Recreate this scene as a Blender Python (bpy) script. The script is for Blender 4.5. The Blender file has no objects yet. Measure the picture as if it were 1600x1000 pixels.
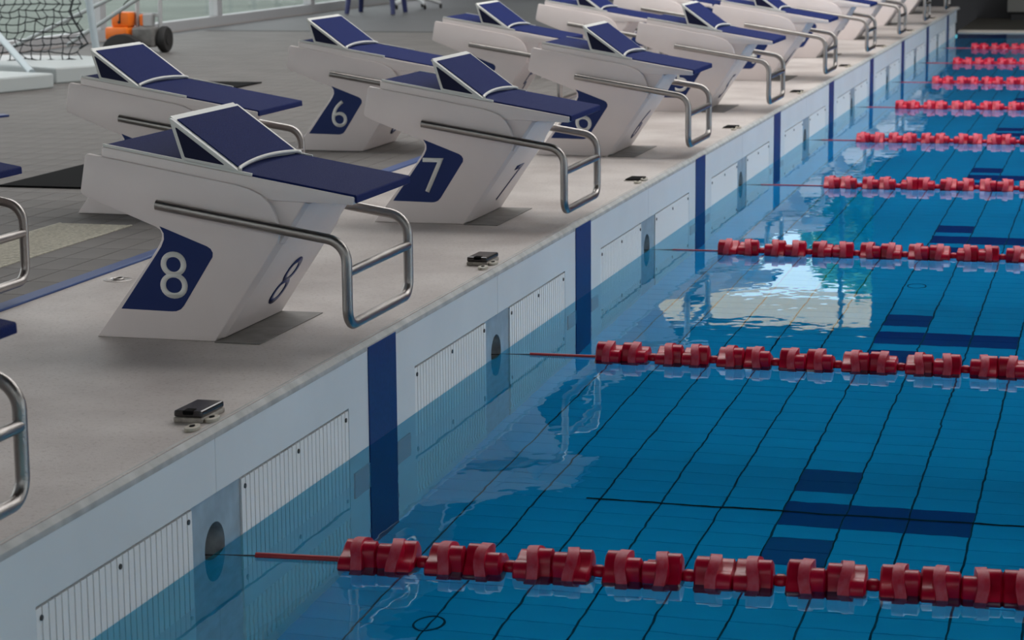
import bpy, bmesh, math, random
from mathutils import Vector, Matrix

random.seed(7)
scene = bpy.context.scene
col = scene.collection
PI = math.pi

# ------------------------------------------------------------------ camera
YAW, PITCH, ROLL = 0.265813, 0.177375, -0.0081057
CAM = Vector((2.0759, -4.9408, 1.50624))
f_ = Vector((-math.sin(YAW) * math.cos(PITCH), math.cos(YAW) * math.cos(PITCH), -math.sin(PITCH)))
r_ = Vector((math.cos(YAW), math.sin(YAW), 0))
u_ = r_.cross(f_)
r2 = r_ * math.cos(ROLL) + u_ * math.sin(ROLL)
u2 = -r_ * math.sin(ROLL) + u_ * math.cos(ROLL)
cd = bpy.data.cameras.new('camera')
cam = bpy.data.objects.new('camera', cd)
col.objects.link(cam)
M = Matrix((r2, u2, -f_)).transposed().to_4x4()
M.translation = CAM
cam.matrix_world = M
cd.sensor_fit = 'HORIZONTAL'
cd.sensor_width = 36.0
cd.lens = 36.0 * 3600 / 1600
cd.clip_start = 0.05
cd.clip_end = 500
cd.dof.use_dof = True
cd.dof.focus_distance = 6.8
cd.dof.aperture_fstop = 9.0
scene.camera = cam

# ------------------------------------------------------------------ world, light levels, exposure
SKY = 3.0            # overcast sky seen through the windows
ROOF = 7.0           # rooflight diffusers, added light from above
world = bpy.data.worlds.new('overcast')
scene.world = world
world.use_nodes = True
bg = world.node_tree.nodes['Background']
bg.inputs[0].default_value = (0.93, 0.965, 1.0, 1)
bg.inputs[1].default_value = SKY
vs = scene.view_settings
vs.view_transform = 'Standard'
vs.look = 'None'
vs.gamma = 1.0
vs.use_curve_mapping = False
vs.exposure = -0.50

# ------------------------------------------------------------------ materials
MATS = {}


def principled(name, base, rough=0.5, metal=0.0, spec=0.5, var=0.0, vscale=8.0, bump=0.0, bscale=60.0, base2=None, coat=0.0):
    m = bpy.data.materials.new(name)
    m.use_nodes = True
    nt = m.node_tree
    b = nt.nodes['Principled BSDF']
    b.inputs['Roughness'].default_value = rough
    b.inputs['Metallic'].default_value = metal
    b.inputs['Specular IOR Level'].default_value = spec
    if coat:
        b.inputs['Coat Weight'].default_value = coat
    b.inputs['Base Color'].default_value = (*base, 1)
    if var > 0 or base2:
        tc = nt.nodes.new('ShaderNodeTexCoord')
        n = nt.nodes.new('ShaderNodeTexNoise')
        n.inputs['Scale'].default_value = vscale
        n.inputs['Detail'].default_value = 6
        nt.links.new(tc.outputs['Object'], n.inputs['Vector'])
        r = nt.nodes.new('ShaderNodeValToRGB')
        r.color_ramp.elements[0].position = 0.35
        r.color_ramp.elements[1].position = 0.68
        c2 = base2 or tuple(c * (1 - var) for c in base)
        r.color_ramp.elements[0].color = (*c2, 1)
        r.color_ramp.elements[1].color = (*base, 1)
        nt.links.new(n.outputs['Fac'], r.inputs['Fac'])
        nt.links.new(r.outputs['Color'], b.inputs['Base Color'])
    if bump > 0:
        tc = nt.nodes.new('ShaderNodeTexCoord')
        n = nt.nodes.new('ShaderNodeTexNoise')
        n.inputs['Scale'].default_value = bscale
        n.inputs['Detail'].default_value = 4
        nt.links.new(tc.outputs['Object'], n.inputs['Vector'])
        bp = nt.nodes.new('ShaderNodeBump')
        bp.inputs['Strength'].default_value = bump
        bp.inputs['Distance'].default_value = 0.004
        nt.links.new(n.outputs['Fac'], bp.inputs['Height'])
        nt.links.new(bp.outputs['Normal'], b.inputs['Normal'])
    MATS[name] = m
    return m


def emission(name, colr, s):
    m = bpy.data.materials.new(name)
    m.use_nodes = True
    nt = m.node_tree
    nt.nodes.clear()
    e = nt.nodes.new('ShaderNodeEmission')
    e.inputs[0].default_value = (*colr, 1)
    e.inputs[1].default_value = s
    o = nt.nodes.new('ShaderNodeOutputMaterial')
    nt.links.new(e.outputs[0], o.inputs[0])
    MATS[name] = m
    return m


def thin_glass(name, tint):
    m = bpy.data.materials.new(name)
    m.use_nodes = True
    nt = m.node_tree
    nt.nodes.clear()
    t = nt.nodes.new('ShaderNodeBsdfTransparent')
    t.inputs[0].default_value = (*tint, 1)
    g = nt.nodes.new('ShaderNodeBsdfGlossy')
    g.inputs['Roughness'].default_value = 0.02
    lw = nt.nodes.new('ShaderNodeLayerWeight')
    lw.inputs['Blend'].default_value = 0.5
    pw = nt.nodes.new('ShaderNodeMath')
    pw.operation = 'POWER'
    pw.inputs[1].default_value = 4.0
    nt.links.new(lw.outputs['Facing'], pw.inputs[0])
    fr = nt.nodes.new('ShaderNodeMath')
    fr.operation = 'MULTIPLY_ADD'
    fr.inputs[1].default_value = 0.5
    fr.inputs[2].default_value = 0.04
    nt.links.new(pw.outputs[0], fr.inputs[0])
    mx = nt.nodes.new('ShaderNodeMixShader')
    o = nt.nodes.new('ShaderNodeOutputMaterial')
    nt.links.new(fr.outputs[0], mx.inputs[0])
    nt.links.new(t.outputs[0], mx.inputs[1])
    nt.links.new(g.outputs[0], mx.inputs[2])
    nt.links.new(mx.outputs[0], o.inputs[0])
    MATS[name] = m
    return m


def translucent(name, base, trans):
    m = bpy.data.materials.new(name)
    m.use_nodes = True
    nt = m.node_tree
    nt.nodes.clear()
    d = nt.nodes.new('ShaderNodeBsdfDiffuse')
    d.inputs[0].default_value = (*base, 1)
    t = nt.nodes.new('ShaderNodeBsdfTranslucent')
    t.inputs[0].default_value = (*trans, 1)
    mx = nt.nodes.new('ShaderNodeMixShader')
    mx.inputs[0].default_value = 0.88
    o = nt.nodes.new('ShaderNodeOutputMaterial')
    nt.links.new(d.outputs[0], mx.inputs[1])
    nt.links.new(t.outputs[0], mx.inputs[2])
    nt.links.new(mx.outputs[0], o.inputs[0])
    MATS[name] = m
    return m


def weave(name, base, through):
    """open-weave cloth: most of the daylight passes straight between the threads"""
    m = translucent(name, base, through)
    nt = m.node_tree
    old = [n for n in nt.nodes if n.type == 'BSDF_TRANSLUCENT'][0]
    t = nt.nodes.new('ShaderNodeBsdfTransparent')
    t.inputs[0].default_value = (*through, 1)
    mx = [n for n in nt.nodes if n.type == 'MIX_SHADER'][0]
    nt.links.new(t.outputs[0], mx.inputs[2])
    nt.nodes.remove(old)
    return m


def water_mat():
    m = bpy.data.materials.new('water')
    m.use_nodes = True
    nt = m.node_tree
    nt.nodes.clear()
    g = nt.nodes.new('ShaderNodeBsdfRefraction')
    g.inputs['Color'].default_value = (0.20, 0.83, 0.96, 1)
    g.inputs['IOR'].default_value = 1.333
    g.inputs['Roughness'].default_value = 0.0
    gl = nt.nodes.new('ShaderNodeBsdfGlossy')
    gl.inputs['Color'].default_value = (0.74, 0.92, 1, 1)
    gl.inputs['Roughness'].default_value = 0.0
    fr = nt.nodes.new('ShaderNodeFresnel')
    fr.inputs['IOR'].default_value = 1.333
    mxs = nt.nodes.new('ShaderNodeMixShader')
    tc = nt.nodes.new('ShaderNodeTexCoord')
    mp = nt.nodes.new('ShaderNodeMapping')
    mp.inputs['Scale'].default_value = (1.0, 0.75, 1.0)
    n = nt.nodes.new('ShaderNodeTexNoise')
    n.inputs['Scale'].default_value = 7.0
    n.inputs['Detail'].default_value = 2.0
    n2 = nt.nodes.new('ShaderNodeTexNoise')
    n2.inputs['Scale'].default_value = 1.3
    n2.inputs['Detail'].default_value = 1.0
    ma = nt.nodes.new('ShaderNodeMath')
    ma.operation = 'MULTIPLY_ADD'
    ma.inputs[1].default_value = 1.6
    bp = nt.nodes.new('ShaderNodeBump')
    bp.inputs['Strength'].default_value = 0.12
    bp.inputs['Distance'].default_value = 0.006
    o = nt.nodes.new('ShaderNodeOutputMaterial')
    nt.links.new(tc.outputs['Object'], mp.inputs['Vector'])
    nt.links.new(mp.outputs[0], n.inputs['Vector'])
    nt.links.new(mp.outputs[0], n2.inputs['Vector'])
    nt.links.new(n2.outputs['Fac'], ma.inputs[0])
    nt.links.new(n.outputs['Fac'], ma.inputs[2])
    nt.links.new(ma.outputs[0], bp.inputs['Height'])
    for nd in (g, gl, fr):
        nt.links.new(bp.outputs[0], nd.inputs['Normal'])
    nt.links.new(fr.outputs[0], mxs.inputs[0])
    nt.links.new(g.outputs[0], mxs.inputs[1])
    nt.links.new(gl.outputs[0], mxs.inputs[2])
    nt.links.new(mxs.outputs[0], o.inputs[0])
    MATS['water'] = m
    return m


def deck_mat():
    m = principled('deck', (0.50, 0.455, 0.43), rough=0.42, spec=0.5, bump=0.25, bscale=260)
    nt = m.node_tree
    b = nt.nodes['Principled BSDF']
    tc = nt.nodes.new('ShaderNodeTexCoord')
    n1 = nt.nodes.new('ShaderNodeTexNoise')
    n1.inputs['Scale'].default_value = 2.2
    n1.inputs['Detail'].default_value = 8
    n2 = nt.nodes.new('ShaderNodeTexNoise')
    n2.inputs['Scale'].default_value = 90
    n2.inputs['Detail'].default_value = 3
    r1 = nt.nodes.new('ShaderNodeValToRGB')
    r1.color_ramp.elements[0].position = 0.33
    r1.color_ramp.elements[0].color = (0.375, 0.328, 0.308, 1)
    r1.color_ramp.elements[1].position = 0.62
    r1.color_ramp.elements[1].color = (0.55, 0.505, 0.478, 1)
    r2_ = nt.nodes.new('ShaderNodeValToRGB')
    r2_.color_ramp.elements[0].position = 0.30
    r2_.color_ramp.elements[0].color = (0.78, 0.75, 0.73, 1)
    r2_.color_ramp.elements[1].position = 0.45
    r2_.color_ramp.elements[1].color = (1, 1, 1, 1)
    mx = nt.nodes.new('ShaderNodeMix')
    mx.data_type = 'RGBA'
    mx.blend_type = 'MULTIPLY'
    mx.inputs[0].default_value = 1.0
    nt.links.new(tc.outputs['Object'], n1.inputs['Vector'])
    nt.links.new(tc.outputs['Object'], n2.inputs['Vector'])
    nt.links.new(n1.outputs['Fac'], r1.inputs['Fac'])
    nt.links.new(n2.outputs['Fac'], r2_.inputs['Fac'])
    nt.links.new(r1.outputs['Color'], mx.inputs[6])
    nt.links.new(r2_.outputs['Color'], mx.inputs[7])
    nt.links.new(mx.outputs[2], b.inputs['Base Color'])
    return m


def tiled_mat(name, c1, c2, grout, w, hgt, rough):
    m = principled(name, c1, rough=rough)
    nt = m.node_tree
    b = nt.nodes['Principled BSDF']
    b.inputs['Specular IOR Level'].default_value = 0.3
    tc = nt.nodes.new('ShaderNodeTexCoord')
    br = nt.nodes.new('ShaderNodeTexBrick')
    br.offset = 0.0
    br.inputs['Color1'].default_value = (*c1, 1)
    br.inputs['Color2'].default_value = (*c2, 1)
    br.inputs['Mortar'].default_value = (*grout, 1)
    br.inputs['Scale'].default_value = 1.0
    br.inputs['Mortar Size'].default_value = 0.004
    br.inputs['Brick Width'].default_value = w
    br.inputs['Row Height'].default_value = hgt
    nt.links.new(tc.outputs['Object'], br.inputs['Vector'])
    nt.links.new(br.outputs['Color'], b.inputs['Base Color'])
    return m


WHITE = principled('block_white', (0.80, 0.712, 0.692), rough=0.38, var=0.05, vscale=5)
TRAY = principled('tray_white', (0.80, 0.722, 0.700), rough=0.40)
FRAME = principled('kick_frame_white', (0.72, 0.72, 0.69), rough=0.4)
NAVYPAD = principled('navy_grit', (0.012, 0.026, 0.150), rough=0.75, spec=0.12, bump=0.9, bscale=420, base2=(0.007, 0.014, 0.085), vscale=320)
NAVYSIDE = principled('navy_side', (0.008, 0.010, 0.04), rough=0.6, spec=0.2)
NAVYPANEL = principled('navy_panel', (0.007, 0.024, 0.125), rough=0.4, spec=0.3)
DIGIT = principled('digit_white', (0.74, 0.73, 0.70), rough=0.4)
STEEL = principled('stainless', (0.40, 0.375, 0.36), rough=0.3, metal=1.0, bump=0.25, bscale=330, var=0.15, vscale=14)
DECK = deck_mat()
COPE = principled('coping', (0.47, 0.48, 0.475), rough=0.6, var=0.3, vscale=14)
FASCIA = principled('fascia', (0.72, 0.755, 0.77), rough=0.4, var=0.06, vscale=3)
STRIPE = principled('stripe_blue', (0.006, 0.028, 0.14), rough=0.4, spec=0.3, base2=(0.009, 0.040, 0.175), vscale=90)
GRILLE = principled('grille_white', (0.86, 0.86, 0.85), rough=0.45, bump=0.3, bscale=190)
GRILLEB = principled('grille_slot', (0.30, 0.32, 0.33), rough=0.7)
ANCHORP = principled('anchor_plate_steel', (0.50, 0.58, 0.62), rough=0.35, metal=0.35, var=0.22, vscale=16)
CUP = principled('screw_dark', (0.06, 0.06, 0.06), rough=0.5, metal=0.3)
CUPG = principled('cup_grey', (0.42, 0.44, 0.45), rough=0.5, var=0.5, vscale=18)
POOLTILE = principled('pool_tile_blue', (0.001, 0.52, 0.84), rough=0.3, var=0.12, vscale=2.5)
POOLNAVY = principled('pool_tile_navy', (0.012, 0.030, 0.24), rough=0.3)
POOLGROUT = principled('pool_grout', (0.012, 0.075, 0.12), rough=0.8)
POOLFAR = tiled_mat('pool_floor_far', (0.001, 0.52, 0.84), (0.001, 0.50, 0.82), (0.012, 0.10, 0.17), 0.187, 0.11905, 0.4)
JOINT = principled('joint_black', (0.004, 0.010, 0.015), rough=0.8)
DTILE = principled('deck_tile', (0.148, 0.138, 0.131), rough=0.65, spec=0.3, var=0.18, vscale=3)
DGROUT = principled('deck_grout', (0.030, 0.028, 0.026), rough=0.85)
DFAR = tiled_mat('deck_tile_far', (0.112, 0.112, 0.115), (0.105, 0.105, 0.108), (0.075, 0.075, 0.077), 0.125, 0.248, 0.62)
CREAM = principled('grate_cream', (0.56, 0.53, 0.43), rough=0.7, base2=(0.36, 0.335, 0.27), vscale=75)
EDGEBLUE = principled('edge_blue', (0.035, 0.075, 0.22), rough=0.5, spec=0.3)
MAT_BLACK = principled('rubber_black', (0.006, 0.006, 0.0065), rough=0.9, spec=0.06)
PLATE = principled('plate_grey', (0.20, 0.19, 0.18), rough=0.5, metal=0.2, var=0.35, vscale=14)
BOXDARK = principled('box_smoke', (0.035, 0.030, 0.030), rough=0.18)
BOXBASE = principled('box_base', (0.42, 0.38, 0.33), rough=0.5, var=0.4, vscale=60)
TAB = principled('tab_ivory', (0.50, 0.46, 0.38), rough=0.5, var=0.2, vscale=40)
RED = principled('float_red', (0.54, 0.001, 0.034), rough=0.33, spec=0.4, var=0.3, vscale=22)
REDPALE = principled('float_red_worn', (0.52, 0.065, 0.11), rough=0.5, base2=(0.50, 0.008, 0.038), vscale=70)  # strap pink: dust plus the sky sheen of the tops, put into the colour
REDROPE = principled('rope_red', (0.42, 0.03, 0.04), rough=0.5)
WIRE = principled('wire_dark', (0.10, 0.09, 0.09), rough=0.4, metal=0.7)
HALLDARK = principled('hall_dark', (0.022, 0.022, 0.024), rough=0.8, spec=0.2)
HALLGREY = principled('hall_grey', (0.46, 0.41, 0.385), rough=0.8)
CEIL = principled('ceiling_grey', (0.055, 0.055, 0.06), rough=0.9, spec=0.1)
FARDECK = principled('far_deck', (0.045, 0.042, 0.036), rough=0.7, spec=0.2)
FAREDGE = principled('far_edge', (0.45, 0.42, 0.38), rough=0.6)
ALU = principled('alu_frame', (0.42, 0.42, 0.43), rough=0.45, metal=0.1)
GLASS = thin_glass('pane_glass', (0.95, 0.97, 0.96))
BEIGE = weave('blind_beige', (0.62, 0.50, 0.36), (0.92, 0.76, 0.58))
BENCH = principled('bench_grey', (0.10, 0.10, 0.095), rough=0.7)
PADGREY = principled('pad_grey', (0.36, 0.34, 0.42), rough=0.5)
GOALW = principled('goal_white', (0.40, 0.43, 0.43), rough=0.45)
GOALPOLE = principled('goal_pole', (0.38, 0.44, 0.47), rough=0.35)
NET = principled('net_black', (0.008, 0.012, 0.014), rough=0.8)
ORANGE = principled('pump_orange', (0.80, 0.17, 0.012), rough=0.4)
TYRE = principled('tyre_black', (0.012, 0.011, 0.011), rough=0.7)
CARTGREY = principled('cart_grey', (0.40, 0.40, 0.40), rough=0.4, metal=0.4)
CHAIRBLUE = principled('chair_blue', (0.012, 0.018, 0.085), rough=0.45)
PLWHITE = principled('plain_white', (0.50, 0.50, 0.50), rough=0.5)
GROUND = principled('ground_green', (0.17, 0.20, 0.17), rough=0.9, var=0.25, vscale=0.8)
LEAFM = translucent('leaf_green', (0.10, 0.30, 0.08), (0.16, 0.42, 0.10))
BARK = principled('bark', (0.08, 0.06, 0.045), rough=0.9)
ROOFEM = emission('rooflight_glow', (1.0, 0.985, 0.965), ROOF)
water_mat()


# ------------------------------------------------------------------ mesh helpers
class MB:
    def __init__(self):
        self.v, self.f, self.m = [], [], []
        self.mi = 0

    def mat(self, i):
        self.mi = i
        return self

    def face(self, idx):
        self.f.append(idx)
        self.m.append(self.mi)

    def box(self, x0, x1, y0, y1, z0, z1):
        n = len(self.v)
        self.v += [(x0, y0, z0), (x1, y0, z0), (x1, y1, z0), (x0, y1, z0), (x0, y0, z1), (x1, y0, z1), (x1, y1, z1), (x0, y1, z1)]
        for q in ((0, 3, 2, 1), (4, 5, 6, 7), (0, 1, 5, 4), (1, 2, 6, 5), (2, 3, 7, 6), (3, 0, 4, 7)):
            self.face([n + i for i in q])
        return self

    def hexa(self, pts):
        n = len(self.v)
        self.v += [tuple(p) for p in pts]
        for q in ((0, 3, 2, 1), (4, 5, 6, 7), (0, 1, 5, 4), (1, 2, 6, 5), (2, 3, 7, 6), (3, 0, 4, 7)):
            self.face([n + i for i in q])
        return self

    def prism_y(self, prof, y0, y1):
        """profile in (x, z) extruded along y"""
        n, k = len(self.v), len(prof)
        self.v += [(x, y0, z) for x, z in prof] + [(x, y1, z) for x, z in prof]
        self.face([n + i for i in range(k)])
        self.face([n + k + i for i in reversed(range(k))])
        for i in range(k):
            j = (i + 1) % k
            self.face([n + i, n + k + i, n + k + j, n + j])
        return self

    def prism_z(self, prof, z0, z1):
        n, k = len(self.v), len(prof)
        self.v += [(x, y, z0) for x, y in prof] + [(x, y, z1) for x, y in prof]
        self.face([n + i for i in reversed(range(k))])
        self.face([n + k + i for i in range(k)])
        for i in range(k):
            j = (i + 1) % k
            self.face([n + i, n + j, n + k + j, n + k + i])
        return self

    def tube(self, path, r, n=10, caps=True, radii=None):
        pts = [Vector(p) for p in path]
        base = len(self.v)
        t0 = (pts[1] - pts[0]).normalized()
        a = Vector((0, 0, 1)) if abs(t0.z) < 0.9 else Vector((1, 0, 0))
        nrm = (a - t0 * a.dot(t0)).normalized()
        for i, p in enumerate(pts):
            if i == 0:
                t = t0
            elif i == len(pts) - 1:
                t = (pts[i] - pts[i - 1]).normalized()
            else:
                t = ((pts[i + 1] - pts[i]).normalized() + (pts[i] - pts[i - 1]).normalized()).normalized()
            nrm = (nrm - t * nrm.dot(t)).normalized()
            bn = t.cross(nrm)
            rr = radii[i] if radii else r
            for k in range(n):
                an = 2 * PI * k / n
                q = p + (nrm * math.cos(an) + bn * math.sin(an)) * rr
                self.v.append(tuple(q))
        for i in range(len(pts) - 1):
            for k in range(n):
                k2 = (k + 1) % n
                self.face([base + i * n + k, base + i * n + k2, base + (i + 1) * n + k2, base + (i + 1) * n + k])
        if caps:
            self.face([base + k for k in reversed(range(n))])
            e = base + (len(pts) - 1) * n
            self.face([e + k for k in range(n)])
        return self

    def lathe(self, prof, n=20, axis='z', origin=(0, 0, 0), rf=None):
        """prof: (r, h) list, closed at both ends when r>0"""
        base = len(self.v)
        ox, oy, oz = origin
        for j, (r, h) in enumerate(prof):
            for k in range(n):
                a = 2 * PI * k / n
                rr = r if rf is None else r * rf(j, a)
                c, s = rr * math.cos(a), rr * math.sin(a)
                if axis == 'z':
                    self.v.append((ox + c, oy + s, oz + h))
                elif axis == 'x':
                    self.v.append((ox + h, oy + c, oz + s))
                else:
                    self.v.append((ox + s, oy + h, oz + c))
        for j in range(len(prof) - 1):
            for k in range(n):
                k2 = (k + 1) % n
                self.face([base + j * n + k, base + j * n + k2, base + (j + 1) * n + k2, base + (j + 1) * n + k])
        self.face([base + k for k in reversed(range(n))])
        e = base + (len(prof) - 1) * n
        self.face([e + k for k in range(n)])
        return self

    def mesh(self, name, mats, bevel=0.0, segs=2, smooth=None):
        me = bpy.data.meshes.new(name)
        me.from_pydata(self.v, [], self.f)
        if not isinstance(mats, (list, tuple)):
            mats = [mats]
        for m in mats:
            me.materials.append(m)
        if len(mats) > 1:
            for p, i in zip(me.polygons, self.m):
                p.material_index = i
        bm = bmesh.new()
        bm.from_mesh(me)
        bmesh.ops.recalc_face_normals(bm, faces=bm.faces)
        if bevel > 0:
            es = [e for e in bm.edges if len(e.link_faces) == 2 and e.calc_face_angle(0) > math.radians(28)]
            bmesh.ops.bevel(bm, geom=es, offset=bevel, segments=segs, profile=0.5, affect='EDGES', clamp_overlap=True)
        bm.to_mesh(me)
        bm.free()
        if smooth:
            for p in me.polygons:
                p.use_smooth = True
            me.set_sharp_from_angle(angle=math.radians(smooth))
        return me

    def build(self, name, mats, parent=None, loc=None, **kw):
        return put(name, self.mesh(name, mats, **kw), parent, loc)


def put(name, me, parent=None, loc=None, rotz=None):
    o = bpy.data.objects.new(name, me)
    col.objects.link(o)
    if parent is not None:
        o.parent = parent
    if loc is not None:
        o.location = loc
    if rotz is not None:
        o.rotation_euler = (0, 0, rotz)
    return o


def empty(name, loc=(0, 0, 0), rotz=0.0):
    o = bpy.data.objects.new(name, None)
    o.empty_display_size = 0.1
    col.objects.link(o)
    o.location = loc
    o.rotation_euler = (0, 0, rotz)
    return o


def tag(o, label, cat, group=None, kind=None):
    o['label'] = label
    o['category'] = cat
    if group:
        o['group'] = group
    if kind:
        o['kind'] = kind
    return o


def struct(o, label=None):
    o['kind'] = 'structure'
    if label:
        o['label'] = label
    return o


def fillet(pts, rad, n=6):
    """round the corners of a 3D polyline; rad per inner corner"""
    P = [Vector(p) for p in pts]
    out = [P[0]]
    for i in range(1, len(P) - 1):
        a, b, c = P[i - 1], P[i], P[i + 1]
        d1, d2 = (a - b).normalized(), (c - b).normalized()
        ang = d1.angle(d2)
        t = rad[i - 1] / math.tan(ang / 2)
        p1, p2 = b + d1 * t, b + d2 * t
        cen = b + (d1 + d2).normalized() * (rad[i - 1] / math.sin(ang / 2))
        v1, v2 = p1 - cen, p2 - cen
        tot = v1.angle(v2)
        for k in range(n + 1):
            s = k / n
            out.append(cen + (v1 * math.sin((1 - s) * tot) + v2 * math.sin(s * tot)) / math.sin(tot))
    out.append(P[-1])
    return out


TEXT = {}


def digit_mesh(ch, height, mat, depth=0.0016):
    key = (ch, round(height, 4), mat.name)
    if key in TEXT:
        return TEXT[key]
    cu = bpy.data.curves.new('digit', 'FONT')
    cu.body = ch
    cu.size = 1.0
    cu.offset = -0.006
    cu.resolution_u = 6
    tmp = bpy.data.objects.new('digit_tmp', cu)
    col.objects.link(tmp)
    dg = bpy.context.evaluated_depsgraph_get()
    me = bpy.data.meshes.new_from_object(tmp.evaluated_get(dg))
    bpy.data.objects.remove(tmp)
    bpy.data.curves.remove(cu)
    xs = [v.co.x for v in me.vertices]
    ys = [v.co.y for v in me.vertices]
    k = height / (max(ys) - min(ys))
    cx, cy = (max(xs) + min(xs)) / 2, (max(ys) + min(ys)) / 2
    bm = bmesh.new()
    bm.from_mesh(me)
    for v in bm.verts:
        v.co = Vector(((v.co.x - cx) * k, (v.co.y - cy) * k, 0))
    ret = bmesh.ops.extrude_face_region(bm, geom=bm.faces[:])
    bmesh.ops.translate(bm, verts=[g for g in ret['geom'] if isinstance(g, bmesh.types.BMVert)], vec=(0, 0, depth))
    bmesh.ops.recalc_face_normals(bm, faces=bm.faces)
    bm.to_mesh(me)
    bm.free()
    me.materials.clear()
    me.materials.append(mat)
    TEXT[key] = me
    return me


# ------------------------------------------------------------------ dimensions
H = 0.302            # deck above water
DEP = 1.02           # movable floor below water
YN, YF = -2.95, 22.95   # pool sides
LANES = list(range(-1, 9))       # -1 -> lane 9 ... 8 -> lane 0
XL, XR = -7.30, 27.0
HALL_Y0, HALL_Y1 = -9.0, 26.2
CZ = 8.0

# ------------------------------------------------------------------ the hall
o = MB().box(XL - 0.3, XR, HALL_Y0, HALL_Y1, CZ, CZ + 0.2).build('ceiling', CEIL)
struct(o)
NWZ0, NWZ1 = 3.4, 5.4  # unseen glazing band, added to light the camera-facing sides
wnr = MB().box(XL - 0.3, XR, HALL_Y0 - 0.2, HALL_Y0, -0.7, NWZ0).box(XL - 0.3, XR, HALL_Y0 - 0.2, HALL_Y0, NWZ1, CZ)
for k in range(9):
    x = XL - 0.3 + 0.15 + k * 4.25
    wnr.box(x - 0.15, x + 0.15, HALL_Y0 - 0.2, HALL_Y0, NWZ0, NWZ1)
struct(wnr.build('wall_near', HALLGREY))
wn = empty('window_4', (0, HALL_Y0 - 0.1, NWZ0))
struct(wn)
for k in range(8):
    x = XL - 0.3 + 0.15 + k * 4.25
    MB().box(x + 0.15, x + 4.10, -0.008, 0.008, 0, NWZ1 - NWZ0).build('pane', GLASS, wn)
# right wall: solid below and above a long window, added to light the fascia
wr = MB().box(XR, XR + 0.2, HALL_Y0, HALL_Y1, -0.7, 1.0).box(XR, XR + 0.2, HALL_Y0, HALL_Y1, 7.0, CZ)
for k in range(12):
    y = HALL_Y0 + k * 3.2
    wr.box(XR, XR + 0.2, y - 0.08, y + 0.08, 1.0, 7.0)
struct(wr.build('wall_right', HALLGREY))
wn = empty('window_1', (XR + 0.1, 0, 1.0))
struct(wn)
for k in range(11):
    y = HALL_Y0 + k * 3.2
    MB().box(-0.01, 0.01, y + 0.08, y + 3.12, 0, 6.0).build('pane', GLASS, wn)

# far wall with the tall window above the far end of the bulkhead
WX0, WX1, WZ0, WZ1 = -6.6, -1.30, 1.72, 4.24
fw = MB()
fw.box(XL - 0.3, WX0, HALL_Y1, HALL_Y1 + 0.25, -0.7, CZ)
fw.box(WX1, XR, HALL_Y1, HALL_Y1 + 0.25, -0.7, CZ)
fw.box(WX0, WX1, HALL_Y1, HALL_Y1 + 0.25, -0.7, WZ0)
fw.box(WX0, WX1, HALL_Y1, HALL_Y1 + 0.25, WZ1, CZ)
struct(fw.build('wall_far', HALLDARK))
wn = empty('window_2', (0, HALL_Y1 + 0.12, WZ0))
struct(wn)
fr = MB()
mull = [WX0, -5.1, -3.6, -1.76, WX1]
for x in mull:
    fr.box(x - 0.03, x + 0.03, -0.06, 0.06, 0, WZ1 - WZ0)
fr.box(WX0, WX1, -0.06, 0.06, -0.03, 0.05)
fr.build('window_frame', HALLDARK, wn)
for a, b in zip(mull[:-1], mull[1:]):
    MB().box(a + 0.03, b - 0.03, -0.008, 0.008, 0.05, WZ1 - WZ0).build('pane', GLASS, wn)
bl = MB().box(WX0 + 0.05, WX1 - 0.02, HALL_Y1 + 0.02, HALL_Y1 + 0.035, 3.76, WZ1 - 0.005).build('roller_blind', BEIGE)
tag(bl, 'beige roller blind across the top of the far window, mirrored in the water', 'blind')

# left glazed wall
GL_TOP = 3.2
wl = MB().box(XL - 0.25, XL, HALL_Y0, HALL_Y1, GL_TOP, CZ).box(XL - 0.25, XL, HALL_Y0, HALL_Y1, -0.7, H)
struct(wl.build('wall_left', HALLGREY))
wn = empty('window_3', (XL - 0.06, 0, H))
struct(wn)
mys = [15.05 + 2.86 * k for k in range(-8, 4)]
MB().box(-0.05, 0.05, HALL_Y0, HALL_Y1, 0, 0.10).build('bottom_rail', ALU, wn, bevel=0.006)
for y in mys:
    MB().box(-0.05, 0.05, y - 0.065, y + 0.065, 0.10, GL_TOP - H).build('mullion', ALU, wn, bevel=0.006)
for a, b in zip(mys[:-1], mys[1:]):
    MB().box(-0.006, 0.006, a + 0.065, b - 0.065, 0.10, GL_TOP - H).build('pane', GLASS, wn)

# ceiling light panels, unseen, added for soft light from the far end
for i, (y0, y1) in enumerate(((6.4, 8.8), (10.4, 12.8), (14.4, 16.8))):
    rl = empty('rooflight', (4.0, (y0 + y1) / 2, CZ - 0.1))
    tag(rl, ['bright rectangular rooflight nearest the camera in the ceiling', 'bright rectangular rooflight in the middle of the ceiling', 'bright rectangular rooflight nearest the far wall in the ceiling'][i], 'rooflight', 'rooflights in the ceiling')
    w = (y1 - y0) / 2
    MB().box(-9, 9, -w, w, 0.03, 0.05).build('diffuser', ROOFEM, rl)
    fm = MB().box(-9.1, 9.1, -w - 0.1, -w, 0, 0.1).box(-9.1, 9.1, w, w + 0.1, 0, 0.1).box(-9.1, -9, -w, w, 0, 0.1).box(9, 9.1, -w, w, 0, 0.1)
    fm.build('frame', ALU, rl)

# outside
struct(MB().box(-60, 60, HALL_Y1 + 0.3, 80, -0.9, -0.6).build('ground_far', GROUND))
struct(MB().box(-40, XL - 0.25, -30, HALL_Y1 + 0.3, -0.1, H - 0.02).build('ground_left', GROUND))
struct(MB().box(XR + 0.2, 60, -30, HALL_Y1 + 0.3, -0.9, -0.1).build('ground_right', GROUND))


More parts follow.
